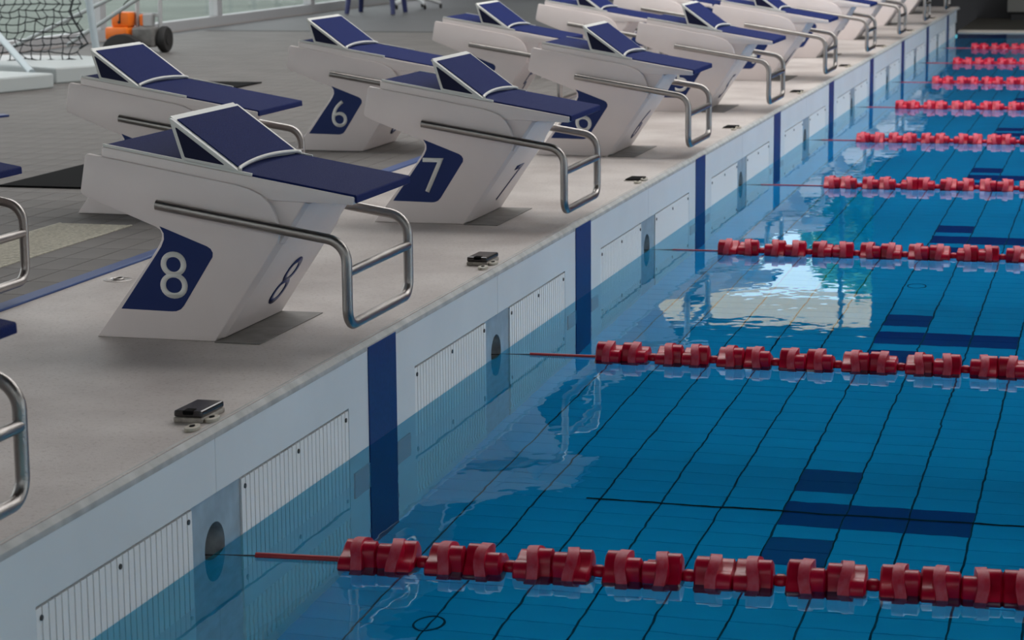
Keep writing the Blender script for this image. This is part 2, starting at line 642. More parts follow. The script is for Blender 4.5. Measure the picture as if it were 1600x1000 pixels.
def tree(x, y, h, rad, label):
    t = empty('garden_tree', (x, y, -0.6))
    tag(t, label, 'tree', 'garden trees outside the far window')
    MB().tube([(0, 0, 0), (0.05, 0, h * 0.4), (0, 0.1, h * 0.75)], 0.1, 8, radii=[0.14, 0.1, 0.05]).build('trunk', BARK, t)
    b = MB()
    for k in range(2300):
        u = random.uniform(-1, 1)
        a = random.uniform(0, 2 * PI)
        rr = rad * random.uniform(0.35, 1.0) ** 0.6
        s = math.sqrt(1 - u * u)
        c = Vector((rr * s * math.cos(a), rr * s * math.sin(a), h * 0.66 + rr * 1.25 * u))
        d1 = Vector((random.gauss(0, 1), random.gauss(0, 1), random.gauss(0, 1))).normalized() * 0.16
        d2 = d1.cross(Vector((random.gauss(0, 1), random.gauss(0, 1), random.gauss(0, 1)))).normalized() * 0.07
        n = len(b.v)
        b.v += [tuple(c - d1), tuple(c + d2), tuple(c + d1), tuple(c - d2)]
        b.face([n, n + 1, n + 2, n + 3])
    me = bpy.data.meshes.new('foliage')
    me.from_pydata(b.v, [], b.f)
    me.materials.append(LEAFM)
    lf = put('foliage', me, t)
    lf['kind'] = 'stuff'


tree(-2.0, 31.0, 5.85, 1.05, 'leafy green garden tree outside, rightmost behind the far window')
tree(-4.3, 31.2, 5.6, 0.98, 'leafy green garden tree outside, middle one behind the far window')
tree(-6.8, 31.0, 5.7, 0.98, 'leafy green garden tree outside, leftmost behind the far window')

# ------------------------------------------------------------------ pool shell
struct(MB().box(0.0, XR, HALL_Y0, YN, -0.7, 0.02).build('floor_near', FARDECK))
struct(MB().box(-0.02, XR, YF + 0.30, HALL_Y1, -0.7, 0.015).build('floor_far', FARDECK))
struct(MB().box(-0.02, XR, YF, YF + 0.30, -0.7, 0.018).build('trim_1', FAREDGE, bevel=0.008), 'pale rim stone along the far side of the pool')
struct(MB().box(-0.02, XR, YF - 0.03, YF - 0.001, -DEP - 0.3, -0.004).build('wall_pool_far', POOLNAVY), 'dark tiled end wall of the pool under the far rim')
PF = MB().box(-0.06, XR, YN, YF, -DEP - 0.30, -DEP - 0.008).build('floor_pool', [POOLFAR])
struct(PF)
PX, PY = 0.187, 0.11905
X_OFF, Y_OFF = -0.027, 1.607


def is_mark(x, y):
    """lane marks: x, y tile centre"""
    ly = (y - Y_OFF) % 2.5
    if y < -2.0 or y > 22.4:
        return False
    row = int(ly / PY)
    c = int((x - X_OFF) / PX)
    if 6 <= c <= 8 and row in (0, 1):
        return True
    if c == 6 and row in (3, 4, 18, 19):
        return True
    return False


tiles = []
ncol = int(3.2 / PX)
y = Y_OFF - 30 * PY
j0 = -30
for j in range(-30, 115):
    cy_ = Y_OFF + (j + 0.5) * PY
    for i in range(0, ncol):
        cx_ = X_OFF + (i + 0.5) * PX
        # wedge of the floor the photograph shows
        lim = 0.35 + 2.05
        if cx_ > lim:
            continue
        tiles.append((cx_, cy_, is_mark(cx_, cy_)))
tiles.sort(key=lambda t: (t[0] - 1.3) ** 2 * 1.1 + (t[1] - 0.9) ** 2)
tm_blue = MB().box(-PX / 2 + 0.0035, PX / 2 - 0.0035, -PY / 2 + 0.0016, PY / 2 - 0.0016, 0, 0.008).mesh('tile', POOLTILE)
tm_navy = MB().box(-PX / 2 + 0.002, PX / 2 - 0.002, -PY / 2 + 0.001, PY / 2 - 0.001, 0, 0.008).mesh('tile', POOLNAVY)
grout = MB().box(0, 2.5, Y_OFF - 30 * PY, Y_OFF + 115 * PY, -DEP - 0.008, -DEP - 0.0065).build('grout_bed', POOLGROUT, PF)
rest = MB()
for k, (cx_, cy_, mk) in enumerate(tiles):
    if k < 290:
        put('tile', tm_navy if mk else tm_blue, PF, (cx_, cy_, -DEP - 0.008))
    else:
        rest.mat(1 if mk else 0).box(cx_ - PX / 2 + 0.0035, cx_ + PX / 2 - 0.0035, cy_ - PY / 2 + 0.0016, cy_ + PY / 2 - 0.0016, -DEP - 0.008, -DEP)
o = rest.build('tile_field', [POOLTILE, POOLNAVY], PF)
o['kind'] = 'stuff'
jn = MB().box(0.487, 14.0, 1.732, 1.746, -DEP - 0.004, -DEP + 0.0015).build('floor_joint', JOINT, PF)
# far lane lines beyond the tile field
for k in LANES:
    yc = Y_OFF + 2.5 * k
    MB().box(3.1, 20.0, yc, yc + 2 * PY, -DEP - 0.008, -DEP).build('lane_line', POOLNAVY, PF)
for (dx, dy) in ((0.345, 0.575), (1.15, 5.385)):
    b = MB()
    b.tube([(dx + 0.04 * math.cos(a * PI / 12), dy + 0.055 * math.sin(a * PI / 12), -DEP + 0.001) for a in range(25)], 0.0035, 6, caps=False)
    b.build('inlet_ring', POOLGROUT, PF)

# water
W = MB()
nx, ny = 1, 1
W.v += [(0.0008, YN, 0), (XR - 0.02, YN, 0), (XR - 0.02, YF, 0), (0.0008, YF, 0)]
W.face([0, 1, 2, 3])
wat = W.build('pool_water', MATS['water'])
tag(wat, 'still clear blue water filling the swimming pool', 'water', kind='stuff')

# ------------------------------------------------------------------ bulkhead
BX = -1.25
BK = MB().box(BX, -0.075, YN - 0.6, YF + 0.02, -DEP - 0.05, H - 0.02).build('wall_bulkhead', FASCIA)
struct(BK)
DK = MB().box(BX, -0.012, YN - 0.6, YF + 0.02, H - 0.02, H).build('floor_bulkhead', DECK)
struct(DK)
cp = [(-0.030, H - 0.0005), (-0.018, H + 0.0004), (-0.012, H - 0.002), (-0.0005, H - 0.014), (0.0008, H - 0.018), (0.0008, H - 0.027), (-0.030, H - 0.027)]
MB().prism_y([(x, z) for x, z in cp], YN - 0.6, YF + 0.02).build('coping_edge', COPE, BK, smooth=25)
ZG = 0.140
# upper fascia band, one plate per lane with fine joints at the ropes
for k in range(-1, 10):
    y0 = 2.5 * (k - 1) + 0.0
    y1 = y0 + 2.5
    y0, y1 = max(y0, YN - 0.6), min(y1, YF + 0.02)
    if y1 - y0 < 0.05:
        continue
    MB().box(-0.075, 0.0, y0 + 0.001, y1 - 0.001, ZG + 0.004, H - 0.026).build('fascia_panel', FASCIA, BK)
NRIB = 27
slat_me = None
for k in range(-1, 9):
    ys = 2.5 * k + 1.25
    # plain lower wall around the lane stripe
    a, b = ys - 0.294, ys + 0.312
    b = min(b, YF)
    MB().box(-0.075, 0.0, a, b, -DEP, ZG + 0.004).build('lower_panel', FASCIA, BK)
    MB().box(-0.004, 0.003, ys - 0.125, ys + 0.125, -DEP, 0.284).build('lane_stripe', STRIPE, BK)
    for s0, s1 in ((ys - 0.262, ys - 0.128), (ys + 0.128, ys + 0.25)):
        MB().box(-0.002, 0.005, s0, s1, -0.45, -0.19).build('contact_pad', PADGREY, BK, bevel=0.002)
    # two ribbed grilles
    for g0, g1 in ((2.5 * k + 0.158, ys - 0.294), (ys + 0.312, 2.5 * k + 2.355)):
        if g1 > YF:
            continue
        MB().box(-0.075, -0.001, g0, g1, -0.60, -0.30).build('lower_panel', FASCIA, BK)
        MB().box(-0.075, -0.001, g0, g1, -DEP, -0.94).build('lower_panel', FASCIA, BK)
        for gz0, gz1 in ((-0.30, ZG), (-0.94, -0.60)):
            gp = MB().box(-0.075, -0.014, g0, g1, gz0, gz1).build('grille_panel', GRILLEB, BK)
            pit = (g1 - g0) / NRIB
            hr = 0.41 if gz1 > 0 else 0.31
            if k <= 1 and gz1 > 0:
                sm = MB().box(-0.016, -0.001, -pit * hr, pit * hr, gz0, gz1 - 0.003).mesh('slat', GRILLE)
                for i in range(NRIB):
                    put('slat', sm, gp, (0, g0 + (i + 0.5) * pit, 0))
            else:
                sb = MB()
                for i in range(NRIB):
                    yy = g0 + (i + 0.5) * pit
                    sb.box(-0.016, -0.001, yy - pit * hr, yy + pit * hr, gz0, gz1 - 0.003)
                so = sb.build('slat_field', GRILLE, gp)
                so['kind'] = 'stuff'
            if gz1 > 0:
                sme = MB().lathe([(0.0065, -0.002), (0.0065, 0.0015)], 8, 'x').mesh('screw', CUP)
                for fy in (0.03, 0.5, 0.97):
                    put('screw', sme, gp, (0, g0 + (g1 - g0) * fy, ZG - 0.025))
    # anchor panel with a round cup where the lane rope starts
    y0, y1 = 2.5 * k - 0.145, 2.5 * k + 0.158
    if k >= 0 or True:
        ap = MB()
        n = 32
        R = 0.062
        yc, zc = 2.5 * k - 0.005, 0.010
        ring, outer = [], []
        for i in range(n):
            a_ = 2 * PI * i / n
            c, s = math.cos(a_), math.sin(a_)
            ring.append((-0.006, yc + R * c, zc + R * s))
            # ray to the rectangle
            ty = ((y1 - yc) if c > 0 else (yc - y0)) / max(abs(c), 1e-6)
            tz = ((ZG - zc) if s > 0 else (zc + DEP)) / max(abs(s), 1e-6)
            t_ = min(ty, tz)
            outer.append((-0.006, yc + t_ * c, zc + t_ * s))
        ap.v = ring + outer + [(-0.07, p[1], p[2]) for p in ring]
        for i in range(n):
            j = (i + 1) % n
            ap.mat(0).face([i, j, n + j, n + i])
            ap.mat(1).face([2 * n + i, 2 * n + j, j, i])
        ap.mat(1).face([2 * n + i for i in range(n)])
        # fill the four corners of the rectangle
        for (cy2, cz2) in ((y0, ZG), (y1, ZG), (y0, -DEP), (y1, -DEP)):
            best = sorted(range(n), key=lambda i: (outer[i][1] - cy2) ** 2 + (outer[i][2] - cz2) ** 2)[:2]
            m_ = len(ap.v)
            ap.v.append((-0.006, cy2, cz2))
            ap.mat(0).face([n + best[0], n + best[1], m_])
        ap.build('anchor_panel', [ANCHORP, CUPG], BK, smooth=30)

# ------------------------------------------------------------------ deck behind the bulkhead
TD = MB().box(XL, BX, HALL_Y0, HALL_Y1, -0.7, H - 0.006).build('floor_left', [DFAR])
struct(TD)
struct(MB().box(BX - 0.062, BX - 0.002, HALL_Y0, HALL_Y1, H - 0.006, H + 0.007).build('trim_2', EDGEBLUE, bevel=0.004), 'blue edging strip between the white deck and the tiles')
TX, TY = 0.125, 0.248
GX0, GX1, GY1 = -1.978, -1.668, 3.22
dt = []
for i in range(0, 46):
    cx_ = -1.3125 - 0.0 - (i + 0.5) * TX
    for j in range(-6, 60):
        cy_ = 1.892 + (j + 0.5) * TY - 0.0
        if GX0 - 0.02 < cx_ < GX1 + 0.02 and cy_ < GY1:
            continue
        if cx_ < XL + 0.1:
            continue
        # keep to what the lens takes in
        d = Vector((cx_, cy_, H)) - CAM
        zz = d.dot(f_)
        px = 800 + 3600 * d.dot(r2) / zz
        py = 500 - 3600 * d.dot(u2) / zz
        if zz < 1 or px < -80 or py < -20:
            continue
        dt.append((zz, cx_, cy_))
dt.sort()
dtm = MB().box(-TX / 2 + 0.0018, TX / 2 - 0.0018, -TY / 2 + 0.0018, TY / 2 - 0.0018, 0, 0.006).mesh('tile', DTILE)
MB().box(BX - 0.0625 - 46 * TX, BX - 0.0625, 0.3, 17.0, H - 0.006, H - 0.0035).build('grout_bed', DGROUT, TD)
rest = MB()
for k, (zz, cx_, cy_) in enumerate(dt):
    if k < 290:
        put('tile', dtm, TD, (cx_, cy_, H - 0.006))
    else:
        rest.box(cx_ - TX / 2 + 0.0018, cx_ + TX / 2 - 0.0018, cy_ - TY / 2 + 0.0018, cy_ + TY / 2 - 0.0018, H - 0.006, H)
o = rest.build('tile_field', DTILE, TD)
o['kind'] = 'stuff'

gr = empty('overflow_grate', ((GX0 + GX1) / 2, 2.0, H))
tag(gr, 'cream plastic overflow grate set in the grey tiles behind block 8', 'grate')
b = MB()
yy = 1.75
while yy < GY1 - 0.01:
    b.box(-0.15, 0.15, yy - 2.0, yy - 2.0 + 0.011, -0.004, 0.004)
    yy += 0.0185
so = b.build('grate_bars', CREAM, gr)
so['kind'] = 'stuff'
MB().box(-0.155, -0.145, -0.25, GY1 - 2.0, -0.004, 0.0035).build('side_rail', CREAM, gr)
MB().box(0.145, 0.155, -0.25, GY1 - 2.0, -0.004, 0.0035).build('side_rail', CREAM, gr)

mt = MB().box(0, 0.58, 0, 1.45, 0.0, 0.009).build('rubber_mat', MAT_BLACK, None, (-2.785, 4.27, H + 0.0005), bevel=0.003)
tag(mt, 'black rubber mat on the tiles just behind block 8', 'mat')
mt = MB().box(-0.62, 0, -0.62, 0, 0.0, 0.009).build('rubber_mat', MAT_BLACK, None, (-3.867, 10.256, H + 0.0005), bevel=0.003)
tag(mt, 'black rubber mat on the grey tiles farther back, in front of the goal float', 'mat')
bt = MB().prism_z([(-4.62, 7.30), (-4.50, 7.22), (-4.40, 7.50), (-4.47, 7.56)], 0, 0.012).build('blue_strap', NAVYPANEL, None, (0, 0, H + 0.0005))
tag(bt, 'scrap of blue strap lying on the tiles at the left picture edge', 'strap')

# ------------------------------------------------------------------ small fittings on the white deck
ORD = ['nearest', 'second', 'third', 'fourth', 'fifth', 'sixth', 'seventh', 'eighth', 'ninth', 'tenth']
nth = ['by lane rope nearest the camera', 'by the second lane rope', 'by the third lane rope', 'by the fourth lane rope', 'by the fifth lane rope', 'by the sixth lane rope', 'by the seventh lane rope', 'by the eighth lane rope', 'by the ninth lane rope']
for k in range(0, 9):
    raised = k < 2
    bx = empty('cable_socket', (-0.078, 2.5 * k + 0.098, H))
    tag(bx, ('raised socket box with dark lid on the deck edge ' if raised else 'flat black socket cover on the deck edge ') + nth[k], 'socket box', 'socket boxes along the deck edge')
    sh = 0.05
    foot = [(-0.040, -0.068), (0.034, -0.068), (0.038, 0.068), (-0.036, 0.068)]
    if raised:
        MB().prism_z(foot, 0, 0.012).build('base', BOXBASE, bx, bevel=0.003)
        MB().prism_z([(x * 0.98, y_ * 0.98) for x, y_ in foot], 0.0125, 0.029).build('lid', BOXDARK, bx, bevel=0.005)
        MB().box(-0.014, 0.012, -0.073, -0.040, 0.020, 0.0305).build('latch', MAT_BLACK, bx, bevel=0.003)
    else:
        MB().prism_z(foot, 0, 0.003).build('base', BOXBASE, bx)
        MB().prism_z([(x * 0.9, y_ * 0.9) for x, y_ in foot], 0.003, 0.009).build('lid', MAT_BLACK, bx, bevel=0.002)
    for i, (tx, ty) in enumerate(((-0.041, -0.035), (-0.034, 0.068))):
        cl = empty('deck_eyelet', (tx, 2.5 * k + ty, H))
        tag(cl, ('ivory deck eyelet nearer the camera ' if i == 0 else 'ivory deck eyelet beside the socket box ') + nth[k], 'eyelet', 'eyelets along the deck edge')
        body = MB().prism_z([(0.016 * math.cos(a * PI / 8), 0.032 * math.sin(a * PI / 8)) for a in range(16)], 0, 0.009)
        body.build('body', TAB, cl, bevel=0.002)
        MB().prism_z([(0.006 * math.cos(a * PI / 6), 0.012 * math.sin(a * PI / 6)) for a in range(12)], 0.0085, 0.0105).build('slot', MAT_BLACK, cl)

lane_no = {k: 8 - k for k in range(-1, 9)}
for k in range(0, 9):
    rg = empty('deck_ring', (-1.16, 2.5 * k + 1.985, H))
    tag(rg, 'round steel deck ring on the white deck, %s from the camera along the blue strip' % ORD[k], 'deck ring', 'steel rings along the back of the white deck')
    MB().lathe([(0.048, 0.0), (0.048, 0.0015), (0.043, 0.003), (0.036, 0.003), (0.033, 0.0012)], 24).build('flange', STEEL, rg, smooth=40)
    MB().tube([(0.017 * math.cos(a * PI / 8), 0.026 * math.sin(a * PI / 8), 0.0035) for a in range(17)], 0.003, 6, caps=False).build('loop', STEEL, rg, smooth=60)
for k in LANES:
    pt = MB().box(-0.068, 0.068, -0.262, 0.262, 0, 0.003).build('cover_plate', PLATE, None, (-0.345, 2.5 * k + 1.265, H + 0.0003), bevel=0.001)
    tag(pt, 'grey metal cover plate under a pool-edge starting block, %s of its row from the camera' % ORD[k + 1], 'cover plate', 'cover plates before the front blocks')

# ------------------------------------------------------------------ starting blocks
OX = 0.60     # local x = world x + 0.60 (origin under the pedestal)


def L(prof):
    return [(x + OX, z) for x, z in prof]


cheek_prof = L([(-0.799, 0.520), (-0.793, 0.526), (-0.700, 0.510), (-0.560, 0.486), (-0.420, 0.461), (-0.345, 0.448), (-0.305, 0.437), (-0.270, 0.421), (-0.245, 0.398), (-0.229, 0.370), (-0.222, 0.340), (-0.219, 0.305),
                (-0.224, 0.290), (-0.420, 0.0), (-0.782, 0.0), (-0.612, 0.226), (-0.586, 0.262), (-0.574, 0.284), (-0.571, 0.300), (-0.576, 0.314), (-0.590, 0.323), (-0.795, 0.401), (-0.812, 0.410), (-0.817, 0.420)])
core_prof = L([(-0.785, 0.505), (-0.25, 0.41), (-0.145, 0.402), (-0.418, 0.0), (-0.774, 0.0), (-0.566, 0.28), (-0.58, 0.318), (-0.80, 0.405)])
tray_prof = L([(-0.753, 0.546), (0.0, 0.4195), (-0.002, 0.398), (-0.235, 0.404), (-0.753, 0.492)])
pad_prof = L([(-0.747, 0.546), (-0.747, 0.5508), (0.002, 0.4250), (0.0055, 0.4225), (0.0065, 0.4025), (0.0005, 0.4025), (-0.004, 0.417)])
HW = 0.262
me_cheek_n = MB().prism_y(cheek_prof, -HW, -HW + 0.02).mesh('cheek', WHITE, bevel=0.0035, segs=2, smooth=35)
me_cheek_f = MB().prism_y(cheek_prof, HW - 0.02, HW).mesh('cheek', WHITE, bevel=0.0035, segs=2, smooth=35)
# pedestal core: front face with folded facets
core = MB().prism_y(core_prof, -HW + 0.02, HW - 0.02)
me_core = core.mesh('pedestal', WHITE, bevel=0.003)
fd = Vector((0.202, 0, 0.299)).normalized()
fn = Vector((0.299, 0, -0.202)).normalized()
A0 = Vector((-0.42 + OX, 0, 0.0))


def fp(s, y, d):
    p = A0 + fd * s + fn * d
    return (p.x, y, p.z)


face = MB()
w0, w1 = HW - 0.001, HW - 0.034
for s0, s1 in ((0.012, 0.345),):
    face.v += [fp(s0, -w0, 0.0), fp(s0, -w1, 0.010), fp(s0, w1, 0.010), fp(s0, w0, 0.0), fp(s1, -w0, 0.0), fp(s1, -w1, 0.010), fp(s1, w1, 0.010), fp(s1, w0, 0.0),
               fp(s0, -w0, -0.02), fp(s0, w0, -0.02), fp(s1, -w0, -0.02), fp(s1, w0, -0.02)]
    for q in ((0, 1, 5, 4), (1, 2, 6, 5), (2, 3, 7, 6), (0, 4, 10, 8), (3, 9, 11, 7), (0, 8, 9, 3, 2, 1), (4, 5, 6, 7, 11, 10)):
        face.face(list(q))
me_face = face.mesh('front_shell', WHITE, bevel=0.002)
brk = MB()
wb = HW - 0.022
brk.v += [fp(0.3455, -wb, 0.003), fp(0.3455, -w1 + 0.012, 0.010), fp(0.3455, w1 - 0.012, 0.010), fp(0.3455, wb, 0.003), fp(0.482, -wb, 0.003), fp(0.482, -w1 + 0.012, 0.010), fp(0.482, 0.10, 0.010), fp(0.482, wb, -0.012),
          fp(0.3455, -wb, -0.02), fp(0.3455, wb, -0.02), fp(0.482, -wb, -0.02), fp(0.482, wb, -0.02)]
for q in ((0, 1, 5, 4), (1, 2, 6, 5), (2, 3, 7, 6), (0, 4, 10, 8), (3, 9, 11, 7), (0, 8, 9, 3, 2, 1), (4, 5, 6, 7, 11, 10)):
    brk.face(list(q))
me_brk = brk.mesh('support_bracket', WHITE)
TW = 0.250
me_tray = MB().prism_y(tray_prof, -TW, TW).mesh('platform', TRAY, bevel=0.004, segs=2, smooth=35)
me_pad = MB().prism_y(pad_prof, -TW + 0.007, TW - 0.007).mesh('grip_pad', NAVYPAD, bevel=0.0015, segs=1)
me_tracks = []
for sg in (-1, 1):
    yk = sg * (TW - 0.004)
    me_tracks.append(MB().hexa([(-0.747 + OX, yk - 0.004, 0.546), (-0.30 + OX, yk - 0.004, 0.4712), (-0.30 + OX, yk + 0.004, 0.4712), (-0.747 + OX, yk + 0.004, 0.546),
                   (-0.747 + OX, yk - 0.004, 0.554), (-0.30 + OX, yk - 0.004, 0.4792), (-0.30 + OX, yk + 0.004, 0.4792), (-0.747 + OX, yk + 0.004, 0.554)]).mesh('side_track', FRAME))
# kick plate (local to block, later shifted along the platform slope)
kT, kB, kF = Vector((-0.545 + OX, 0, 0.634)), Vector((-0.506 + OX, 0, 0.511)), Vector((-0.335 + OX, 0, 0.4825))


def rounded_tri(a, b, c, r):
    P = [a, b, c]
    out = []
    for i in range(3):
        p, q, s = P[i - 1], P[i], P[(i + 1) % 3]
        d1, d2 = (p - q).normalized(), (s - q).normalized()
        rr = r[i]
        p1, p2 = q + d1 * rr, q + d2 * rr
        for t in (0, 0.33, 0.67, 1):
            w = p1 * (1 - t) ** 2 + q * 2 * t * (1 - t) + p2 * t * t
            out.append((w.x, w.z))
    return out


tri = rounded_tri(kT, kB, kF, (0.014, 0.008, 0.005))
me_kwing = [MB().prism_y(tri, a_, a_ + 0.016).mesh('side_wing', FRAME, bevel=0.0025, smooth=40) for a_ in (-TW, TW - 0.016)]
kd = (kF - kT).normalized()
kn = Vector((-kd.z, 0, kd.x))
if kn.z < 0:
    kn = -kn
kl = (kF - kT).length


def kp(s, y, d):
    p = kT + kd * s + kn * d
    return (p.x, y, p.z)


b = MB()
n = 10
ins = 0.024
top, bot = [], []
for i in range(n + 1):
    y_ = -TW + ins + (2 * TW - 2 * ins) * i / n
    tq = 1 - (2 * i / n - 1) ** 2
    bot.append((kl - 0.016 - 0.016 * tq, y_))
outl = [(0.020, -TW + ins)] + bot + [(0.020, TW - ins)]
k2 = len(outl)
b.v = [kp(s, y_, 0.0005) for s, y_ in outl] + [kp(s, y_, 0.0035) for s, y_ in outl]
b.face(list(range(k2)))
b.face(list(reversed(range(k2, 2 * k2))))
for i in range(k2):
    j = (i + 1) % k2
    b.face([i, j, k2 + j, k2 + i])
me_kpad = b.mesh('kick_pad', NAVYPAD)
b = MB()
out2 = [(0.0, -TW + 0.015)] + [(s_ + 0.004, y_) for s_, y_ in bot] + [(0.0, TW - 0.015)]
k2 = len(out2)
b.v = [kp(s_, y_, -0.010) for s_, y_ in out2] + [kp(s_, y_, 0.0) for s_, y_ in out2]
b.face(list(range(k2)))
b.face(list(reversed(range(k2, 2 * k2))))
for i in range(k2):
    j = (i + 1) % k2
    b.face([i, j, k2 + j, k2 + i])
me_kick = b.mesh('kick_plate', FRAME)
me_karch = MB().tube([kp(s + 0.004, y_, 0.003) for s, y_ in [(kl - 0.008, -TW + 0.008)] + bot + [(kl - 0.008, TW - 0.008)]], 0.0055, 8).mesh('toe_bar', FRAME, smooth=60)
cen = (kT + kB + kF) / 3
side_tri = []
for i, (p, rr) in enumerate(((kT, 0.006), (kB, 0.004), (kF, 0.012))):
    pass


def inset_tri(a, b_, c, d):
    """inset triangle edges by d (x,z plane)"""
    P = [a, b_, c]
    cx = (a + b_ + c) / 3
    lines = []
    for i in range(3):
        p, q = P[i], P[(i + 1) % 3]
        t = (q - p).normalized()
        nn = Vector((-t.z, 0, t.x))
        if nn.dot(cx - p) < 0:
            nn = -nn
        lines.append((p + nn * d, t))
    res = []
    for i in range(3):
        p, t = lines[i - 1]
        q, s = lines[i]
        # p + t*u = q + s*v in xz
        det = t.x * (-s.z) - t.z * (-s.x)
        dx, dz = q.x - p.x, q.z - p.z
        u = (dx * (-s.z) - dz * (-s.x)) / det
        res.append(p + t * u)
    return res


it = inset_tri(kT, kB, kF, 0.0105)
st = rounded_tri(it[0], it[1], it[2], (0.008, 0.004, 0.008))
me_kside = [MB().prism_y(st, a_, a_ + 0.0045).mesh('side_panel', NAVYSIDE) for a_ in (-TW - 0.0012, TW - 0.0033)]
panel_prof = L([(-0.577, 0.325), (-0.435, 0.272), (-0.424, 0.265), (-0.418, 0.254), (-0.419, 0.242), (-0.510, 0.100), (-0.520, 0.089), (-0.534, 0.083), (-0.548, 0.082), (-0.703, 0.0845), (-0.590, 0.243), (-0.573, 0.268), (-0.5645, 0.288), (-0.565, 0.305)])
me_panel_n = MB().prism_y(panel_prof, -HW - 0.0012, -HW + 0.004).mesh('number_panel', NAVYPANEL)
me_panel_f = MB().prism_y(panel_prof, HW - 0.004, HW + 0.0012).mesh('number_panel', NAVYPANEL)
RY = HW + 0.015
rp = [(-0.578 + OX, -RY, 0.388), (-0.015 + OX, -RY, 0.297), (-0.015 + OX, -RY, 0.062), (-0.015 + OX, RY, 0.062), (-0.015 + OX, RY, 0.297), (-0.578 + OX, RY, 0.388)]
me_rail = MB().tube(fillet(rp, [0.065, 0.05, 0.05, 0.065], 7), 0.0148, 14).mesh('hand_rail', STEEL, smooth=40)
me_cross = MB().tube([(-0.015 + OX, -RY, 0.212), (-0.015 + OX, RY, 0.212)], 0.0135, 14).mesh('crossbar', STEEL, smooth=40)
me_bolt = MB().lathe([(0.008, 0.0), (0.008, 0.005), (0.003, 0.008)], 10, 'x', (-0.06 + OX, 0.17, 0.39)).mesh('bolt', CUP)


def starting_block(xoff, k, label, group, back, detail=True):
    r = empty('starting_block', (xoff - OX, 2.5 * k + 1.285, H))
    tag(r, label, 'starting block', group)
    put('pedestal', me_core, r)
    fs = put('front_shell', me_face, r)
    put('support_bracket', me_brk, r)
    cn = put('cheek', me_cheek_n, r)
    cf = put('cheek', me_cheek_f, r)
    put('platform', me_tray, r)
    put('grip_pad', me_pad, r)
    for q in me_tracks:
        put('side_track', q, r)
    sl = Vector((-0.987, 0, 0.166)) * back
    kf = put('kick_plate', me_kick, r, sl)
    put('kick_pad', me_kpad, kf)
    put('toe_bar', me_karch, kf)
    for q, q2 in zip(me_kwing, me_kside):
        wg = put('side_wing', q, kf)
        put('side_panel', q2, kf)
    put('number_panel', me_panel_n, cn)
    put('number_panel', me_panel_f, cf)
    rl = put('hand_rail', me_rail, r)
    put('crossbar', me_cross, rl)
    ch = str(lane_no[k])
    d = put('digit', digit_mesh(ch, 0.135, DIGIT), cn)
    d.matrix_local = Matrix(((1, 0, 0, -0.538 + OX), (0, 0, -1, -HW - 0.0012), (0, 1, 0, 0.187), (0, 0, 0, 1)))
    d = put('digit', digit_mesh(ch, 0.135, DIGIT), cf)
    d.matrix_local = Matrix(((-1, 0, 0, -0.538 + OX), (0, 0, 1, HW + 0.0012), (0, 1, 0, 0.187), (0, 0, 0, 1)))
    d = put('digit', digit_mesh(ch, 0.172, NAVYPANEL), fs)
    c = A0 + fd * 0.165 + fn * 0.0102
    d.matrix_local = Matrix(((0, fd.x, fn.x, c.x), (1, 0, 0, 0.045), (0, fd.z, fn.z, c.z), (0, 0, 0, 1)))
    return r


front = {-1: 'pool-edge starting block cut off at the left, only pad and rail showing',
         0: 'large white starting block with number 8 on a navy panel, nearest whole block in front',
         1: 'white starting block with number 7 on a navy panel, at the pool edge',
         2: 'white pool-edge starting block next beyond number 7, its own number half hidden',
         3: 'white pool-edge starting block, second beyond number 7',
         4: 'white pool-edge starting block, third beyond number 7',
         5: 'white pool-edge starting block, fourth beyond number 7',
         6: 'white pool-edge starting block, fifth beyond number 7, only its lower half in view',
         7: 'white pool-edge starting block, second from the far end of the bulkhead',
         8: 'white pool-edge starting block at the far end of the bulkhead'}
rear = {0: 'rear-row starting block cut off at the left, only pad corner and rail showing',
        1: 'rear-row starting block directly behind number 8, kick plate set far back',
        2: 'rear-row starting block with number 6 on a navy panel, on the grey tiles',
        3: 'rear-row starting block next beyond number 6',
        4: 'rear-row starting block, second beyond number 6',
        5: 'rear-row starting block, third beyond number 6',
        6: 'rear-row starting block, fourth beyond number 6'}
for k in LANES:
    starting_block(0.0, k, front[k], 'starting blocks along the pool edge', 0.0)
BACKROW = -1.262
for k in rear:
    starting_block(BACKROW, k, rear[k], 'starting blocks in the rear row', 0.165 if k <= 2 else 0.0)

# ------------------------------------------------------------------ lane ropes


def float_mesh(phase):
    """spool float: central strap that flares between the lobes of the two end drums"""
    b = MB()
    n = 28
    NL = 3

    def lobe(a, ph):
        c = math.cos(NL * a + ph)
        return 0.5 + 0.5 * math.tanh(1.2 * c) / math.tanh(1.2)      # 1 on a lobe, 0 in a gap

    rows = []
    for sgn, ph in ((-1, phase), (1, phase + PI)):
        rr = []
        for t in range(5):
            ring = []
            for k in range(n):
                a = 2 * PI * k / n
                lb = lobe(a, ph)
                strap = 0.0085 + 0.0085 * (1 - lb)
                rd = 0.031 + 0.0175 * lb
                x, r = [(0.0445, rd * 0.55), (0.0445, rd * 0.86), (0.040, rd), (strap + 0.002, rd), (strap, 0.050 + 0.001 * lb)][t]
                ring.append((sgn * x, r * math.cos(a), r * math.sin(a)))
            rr.append(ring)
        rows += rr if sgn < 0 else rr[::-1]
    for ring in rows:
        b.v += ring
    for j in range(len(rows) - 1):
        b.mat(1 if j == 4 else 0)
        for k in range(n):
            k2 = (k + 1) % n
            b.face([j * n + k, j * n + k2, (j + 1) * n + k2, (j + 1) * n + k])
    b.mat(0)
    b.face(list(reversed(range(n))))
    b.face([(len(rows) - 1) * n + k for k in range(n)])
    return b.mesh('float', [RED, REDPALE], smooth=40)


